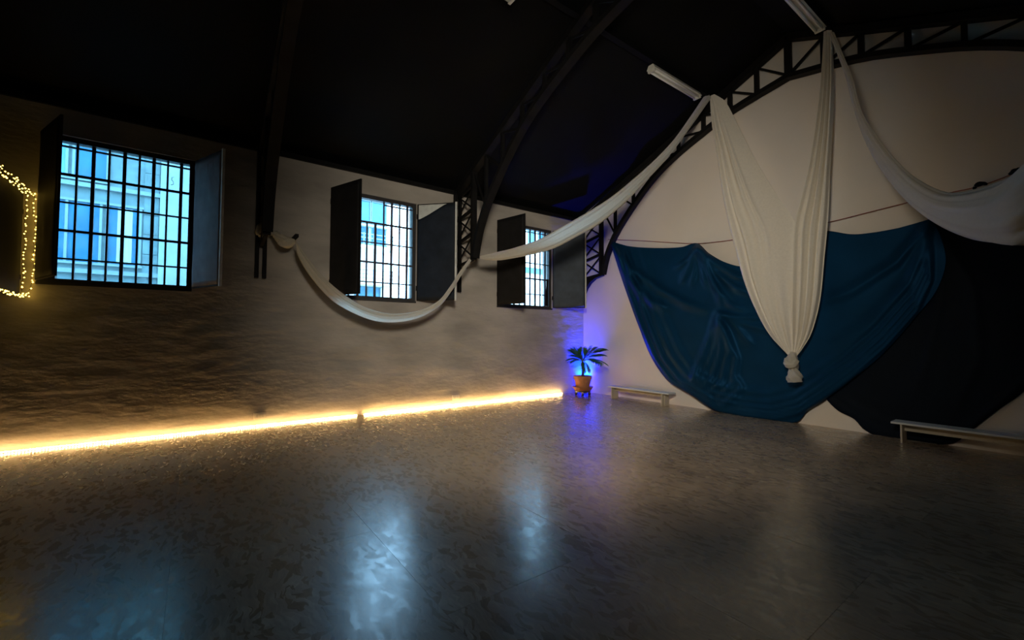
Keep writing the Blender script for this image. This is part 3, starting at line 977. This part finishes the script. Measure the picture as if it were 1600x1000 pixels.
F2 = [(([(1456, 348), (1470, 450), (1450, 560), (1420, 640)]), .016, 9), ([(1456, 348), (1520, 450), (1530, 560), (1480, 660)], .016, 10),
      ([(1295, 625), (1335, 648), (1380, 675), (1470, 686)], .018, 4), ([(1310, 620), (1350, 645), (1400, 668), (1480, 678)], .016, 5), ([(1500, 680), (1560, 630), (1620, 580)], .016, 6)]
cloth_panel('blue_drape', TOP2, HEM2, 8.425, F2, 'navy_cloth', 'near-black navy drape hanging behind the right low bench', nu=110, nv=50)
# thin red cord along the top
cp = [on_back(a, b, 8.40) for a, b in ((950, 374), (1000, 376), (1050, 379), (1090, 380.5), (1150, 374), (1230, 360), (1300, 346), (1360, 331), (1416, 317), (1470, 304), (1530, 291), (1600, 265), (1680, 236))]
rc = tag(tube('red_cord', spline(cp, 50), .006, 'cord_red', None, 6), 'thin red cord strung along the white gable wall', 'cord')
for k_, pts_ in enumerate((((1521, 296), (1527, 289), (1535, 287), (1543, 288)), ((1576, 273), (1584, 268), (1592, 265), (1600, 262)))):
    o = lumpy('cloth_tie', [on_back(a, b, 8.385) for a, b in pts_], [.010, .028, .026, .010], rc, n=16, seg=12, seed=k_+7)
    o.data.materials.clear(); o.data.materials.append(M['navy_cloth'])

# ------------------------------------------------------------------ low benches
def bench(loc, L, D, H, label, rail):
    t = thing('low_bench', label, 'bench', loc, 'low benches along the gable wall')
    box('seat', (0, 0, H-.028), (L, D, H), 'bench', t, .004)
    for x in (.10, L-.19):
        box('leg', (x, .012, 0), (x+.022, D-.02, H-.028), 'bench_wood', t, .002)
    box('stretcher', (.122, D*.55, H-.11 if not rail else H-.13), (L-.19, D*.55+.02, H-.028), 'bench_wood', t)
    # second upright board of the end leg
    box('leg_board', (L-.165, D*.35, 0), (L-.145, D-.03, H-.028), 'bench_wood', t, .002)
    return t
bench((1.19, 8.02, 0), 1.66, .27, .29, 'low pale bench next to the potted palm', False)
p = on_z(1392, 658, .29)
bench((p.x, 8.03, 0), 2.3, .27, .29, 'low pale bench in front of the navy drape', True)

# ------------------------------------------------------------------ palm in a terracotta pot on a wheeled dish
PX, PY = .47, 7.92
tr = thing('plant_trolley', 'brown wheeled dish carrying the terracotta pot', 'plant trolley', (PX, PY, 0))
lathe('dish', [(.16, .115), (.20, .12), (.255, .20), (.262, .215), (.245, .215), (.20, .15), (.0, .145)], 'trolley', tr)
lathe('base_plate', [(.19, .085), (.20, .09), (.20, .11), (.16, .116)], 'lamp_black', tr)
for k in range(4):
    a = math.pi/4 + k*math.pi/2
    cx_, cy_ = .165*math.cos(a), .165*math.sin(a)
    wh = bmesh.new()
    bm_tube(wh, [(cx_-.014, cy_, .034), (cx_+.014, cy_, .034)], .034, 14)
    c = from_bm('caster', wh, 'lamp_black', tr)
    box('caster_fork', (cx_-.02, cy_-.012, .034), (cx_+.02, cy_+.012, .088), 'chrome', c)
pp = thing('potted_palm', 'small palm in a terracotta pot glowing blue in the corner', 'potted plant', (PX, PY, .15))
lathe('pot', [(.145, 0), (.155, .01), (.205, .25), (.225, .255), (.235, .33), (.215, .335), (.195, .29), (.0, .28)], 'terracotta', pp)
lathe('soil', [(.19, .270), (.192, .292), (.10, .300), (.0, .302)], 'soil', pp)
tube('trunk', spline([(0, 0, .28), (.01, 0, .42), (-.005, .01, .56), (.0, 0, .70)], 12), [.045, .04, .036, .034, .033, .034, .036, .042, .05, .052, .045, .03], 'trunk', pp, 10)
rd = random.Random(3)
lv, lf = [], []
def leaflet_mesh():
    vs = [(0, 0, 0), (.35, .16, .03), (.35, -.16, .03), (.75, .12, .0), (.75, -.12, .0), (1, 0, -.06), (.35, 0, .0), (.75, 0, -.03)]
    fs = [(0, 6, 1), (0, 2, 6), (6, 7, 3, 1), (2, 4, 7, 6), (7, 5, 3), (4, 5, 7)]
    return vs, fs
LV, LF = leaflet_mesh()
def frond(az, el, length, droop, parent):
    az, el = R(az), R(el)
    d = Vector((math.cos(az)*math.cos(el), math.sin(az)*math.cos(el), math.sin(el)))
    base = Vector((0, 0, .68))
    pts = []
    for i in range(10):
        s = i/9
        pts.append(base + d*length*s + Vector((math.cos(az), math.sin(az), 0))*length*.15*s*s - Vector((0, 0, 1))*droop*s**2.2)
    fr = tube('frond', pts, [.010-.0008*i for i in range(10)], 'leaf', parent, 6)
    vs, fs = [], []
    ptsf = spline(pts, 22)
    for i in range(4, 22):
        tg = (ptsf[min(i+1, 21)]-ptsf[i-1]).normalized()
        sd = tg.cross(Vector((0, 0, 1))).normalized()
        upv = sd.cross(tg).normalized()
        for s in (-1, 1):
            ll = length*.36*math.sin(math.pi*(i-2)/21)**.6*rd.uniform(.85, 1.1)+.03
            dr = (tg*.75 + sd*s*.75 - upv*.12 + Vector((0, 0, -.18))).normalized()
            sid = dr.cross(upv).normalized()
            u2 = sid.cross(dr)
            k = len(vs)
            for x, y_, z in LV:
                vs.append(ptsf[i] + dr*x*ll + sid*y_*ll*.36 + u2*z*ll)
            fs += [tuple(k+q for q in f) for f in LF]
    lo = new_obj('leaflets', vs, fs, 'leaf', fr)
    lo['kind'] = 'stuff'
    return fr
# the gallery of fronds: two long ones sweep to the right, the rest short and upright
right = 2.0
for az, el, ln, dr in ((right, 52, .80, .26), (right-6, 30, .72, .34), (right+16, 66, .55, .12), (right+200, 60, .50, .12), (right+178, 48, .46, .16),
                       (right+215, 66, .46, .08), (right+60, 76, .46, .06), (right-70, 55, .42, .14), (right-100, 35, .40, .20), (right-35, 12, .42, .28), (right+4, 42, .66, .22), (right+190, 72, .44, .06), (right+225, 40, .42, .2), (right-50, 72, .45, .08), (right+130, 78, .42, .05)):
    frond(az, el, ln, dr, pp)

# ------------------------------------------------------------------ wall sockets
def socket(y, z, label):
    t = thing('wall_socket', label, 'wall socket', (0.0, y, z), 'white sockets low on the window wall')
    box('back_box', (-.02, -.085, -.05), (.012, .085, .05), 'socket', t, .006)
    fp = box('face_plate', (.012, -.09, -.055), (.018, .09, .055), 'socket', t, .003)
    for dy in (-.042, .042):
        bm = bmesh.new()
        bm_tube(bm, [(.0182, dy, 0), (.021, dy, 0)], .030, 18)
        w = from_bm('socket_well', bm, 'socket', fp)
        for ddz in (-.012, .012):
            bm = bmesh.new()
            bm_tube(bm, [(.0195, dy, ddz), (.0215, dy, ddz)], .005, 8)
            from_bm('pin_hole', bm, 'socket_hole', fp)
    return t
q = on_left(406, 649); socket(q.y, .165, 'white double socket above the near stretch of light strip')
q = on_left(712, 618); socket(q.y, .165, 'white double socket above the far stretch of light strip')

# ------------------------------------------------------------------ LED strips along the foot of the window wall
def led_strip(y0, y1, label, led='led'):
    t = thing('led_strip', label, 'light strip', (.040, y0, 0), 'warm light strips along the wall foot')
    n = int((y1-y0)/.1)
    bm = bmesh.new()
    pts = []
    for i in range(n+1):
        yy = (y1-y0)*i/n
        pts.append(Vector((abs(.004*noise.noise(Vector((0, (yy+y0)*1.3, 3)))), yy, .009+.004*abs(noise.noise(Vector((2, (yy+y0)*.8, 1)))))))
    for a, b in zip(pts, pts[1:]):
        bm_bar(bm, a, b, .010, .003, (0, 0, 1))
    tp = from_bm('tape', bm, 'tape', t)
    bm = bmesh.new()
    m_ = int((y1-y0)/.03)
    for i in range(m_):
        yy = .015 + .03*i
        k = min(int(yy/(y1-y0)*n), n-1)
        f = yy/(y1-y0)*n - k
        p = pts[k].lerp(pts[k+1], f) + Vector((.004, 0, .006))
        bm_box(bm, p-Vector((.005, .008, .005)), p+Vector((.005, .008, .005)))
    bd = from_bm('led_beads', bm, led, t)
    bd['kind'] = 'stuff'
    return t
yj = on_left(563, 646).y
led_strip(-3.4, yj-.05, 'warm glowing light strip with visible beads, nearer stretch', 'led_near')
led_strip(yj+.05, 7.62, 'warm glowing light strip, farther stretch ending near the palm')

# ------------------------------------------------------------------ blue up-light in the corner
ul = thing('corner_uplight', 'small blue floor lamp behind the potted palm', 'lamp', (.125, 8.32, 0))
lathe('lamp_body', [(.06, 0), (.07, .01), (.07, .10), (.06, .11)], 'lamp_black', ul, 20)
lathe('lamp_lens', [(.055, .1105), (.055, .114), (.0, .116)], 'lens_blue', ul, 20)
sl_ = bpy.data.lights.new('corner_uplight_beam', 'SPOT')
sl_.color = (0.0, 0.02, 1.0)
sl_.energy = BLUE_WATTS
sl_.spot_size = R(95)
sl_.spot_blend = 1.0
sl_.shadow_soft_size = .05
so = bpy.data.objects.new('lamp_beam', sl_)
COL.objects.link(so)
so.parent = ul
so.location = (0, 0, .17)
so.rotation_euler = Vector((-.16, .16, 1.0)).to_track_quat('-Z', 'Y').to_euler()

tb = thing('blue_light_tube', 'slim blue light tube standing in the corner behind the palm', 'lamp', (.05, 8.39, 0))
lathe('tube_foot', [(.03, 0), (.03, .03), (.014, .04)], 'lamp_black', tb, 14)
tube('glow_tube', [(0, 0, .04), (0, 0, 1.02)], .011, 'blue_glow', tb, 10)

# ------------------------------------------------------------------ black panel edged with fairy lights
YP = -1.82
pn = thing('black_panel', 'black upright panel standing out from the wall, edged with fairy lights', 'panel', (.1, YP, 1.97))
box('board', Vector((.08, YP-.06, 1.99))-pn.location, Vector((1.9, YP, 3.29))-pn.location, 'black_panel', pn, .004)
for z in (2.2, 3.05):
    box('wall_bracket', Vector((-.02, YP-.05, z))-pn.location, Vector((.08, YP-.01, z+.06))-pn.location, 'iron', pn)
fs_ = thing('fairy_lights', 'yellow fairy light string wound round the black panel edge', 'fairy lights', (.1, YP, 1.97))
def run(pts, step, jit):
    out = []
    for a, b in zip(pts, pts[1:]):
        a, b = Vector(a), Vector(b)
        n = max(1, int((b-a).length/step))
        for i in range(n):
            out.append(a.lerp(b, i/n) + Vector((rd.uniform(-jit, jit)*.6, rd.uniform(.0, jit), rd.uniform(-jit, jit))))
    return out
s_a = run([(1.85, YP+.015, 3.30), (.09, YP+.015, 3.30), (.09, YP+.015, 1.98), (1.85, YP+.015, 1.98)], .047, .022)
s_b = run([(1.85, YP+.02, 3.345), (.035, YP+.06, 3.31), (.03, YP+.09, 2.9), (.03, YP+.08, 2.2), (.03, YP+.05, 1.99), (1.85, YP+.02, 1.935)], .050, .024)
for s in (s_a, s_b):
    tube('wire', [p-fs_.location for p in s], .0022, 'wire', fs_, 4)
bm = bmesh.new()
for p in s_a + s_b:
    bmesh.ops.create_icosphere(bm, subdivisions=1, radius=rd.uniform(.006, .010), matrix=Matrix.Translation(p-fs_.location+Vector((0, .008, 0))))
o = from_bm('bulbs', bm, 'fairy', fs_, smooth=True)
o['kind'] = 'stuff'

# ------------------------------------------------------------------ strip lamps under the purlins (switched off)
def lamp(x, y0, y1, z, label):
    t = thing('strip_lamp', label, 'ceiling lamp', (x, (y0+y1)/2, z), 'unlit strip lamps under the roof')
    h = (y1-y0)/2
    # trapezoid housing
    prof = [(-.085, .0), (.085, .0), (.045, .075), (-.045, .075)]
    vs = [(a, -h, b) for a, b in prof] + [(a, h, b) for a, b in prof]
    new_obj('housing', vs, [(0, 1, 2, 3), (7, 6, 5, 4), (0, 4, 5, 1), (1, 5, 6, 2), (2, 6, 7, 3), (3, 7, 4, 0)], 'lamp_white', t)
    for dx in (-.042, .042):
        tube('tube', [(dx, -h+.05, -.020), (dx, h-.05, -.020)], .017, 'tube', t, 10)
    for s in (-1, 1):
        box('end_cap', (-.07, s*(h-.03)-.02, -.042), (.07, s*(h-.03)+.02, 0), 'lamp_white', t)
        box('hanger', (-.012, s*h*.7-.012, .074), (.012, s*h*.7+.012, max(.08, roof(x)-.102-z)), 'iron', t)
    return t
lamp(3.77, 6.22, 7.70, 6.10, 'unlit white strip lamp beside the peak of the rising swag')
lamp(5.70, 6.50, 8.00, 6.44, 'unlit white strip lamp above the long knotted sheet')
lamp(3.77, 1.75, 3.28, 5.93, 'unlit white strip lamp just showing at the top edge')


# ------------------------------------------------------------------ fill lamp added above the view to brighten drapes and walls
SPL = Vector((7.3, .84, 3.35))
sp_ = thing('added_fill_lamp', 'added fill lamp out of view, black bowl on a long rod from the nearest truss', 'lamp', SPL)
aim = (Vector((0.6, 7.5, 1.7)) - SPL).normalized()
rot = aim.to_track_quat('-Z', 'Y').to_matrix().to_4x4()
o = lathe('lamp_body', [(.06, .30), (.20, .28), (.36, .17), (.44, .02), (.46, .0), (.44, .0), (.35, .15), (.19, .25), (.0, .27)], 'lamp_black', sp_, 32)
o.matrix_local = rot
bar('hanger', (0, 0, .25), (0, 0, chord_z(7.3)-SPL.z), .03, .03, 'iron', sp_)
hl = bpy.data.lights.new('fill_lamp_beam', 'SPOT')
hl.color = (1.0, 0.89, 0.72)
hl.energy = FILL_WATTS
hl.spot_size = R(101)
hl.spot_blend = 1.0
hl.shadow_soft_size = .42
ho = bpy.data.objects.new('lamp_beam', hl)
COL.objects.link(ho)
ho.parent = sp_
ho.matrix_local = Matrix.Translation(aim*.06) @ rot
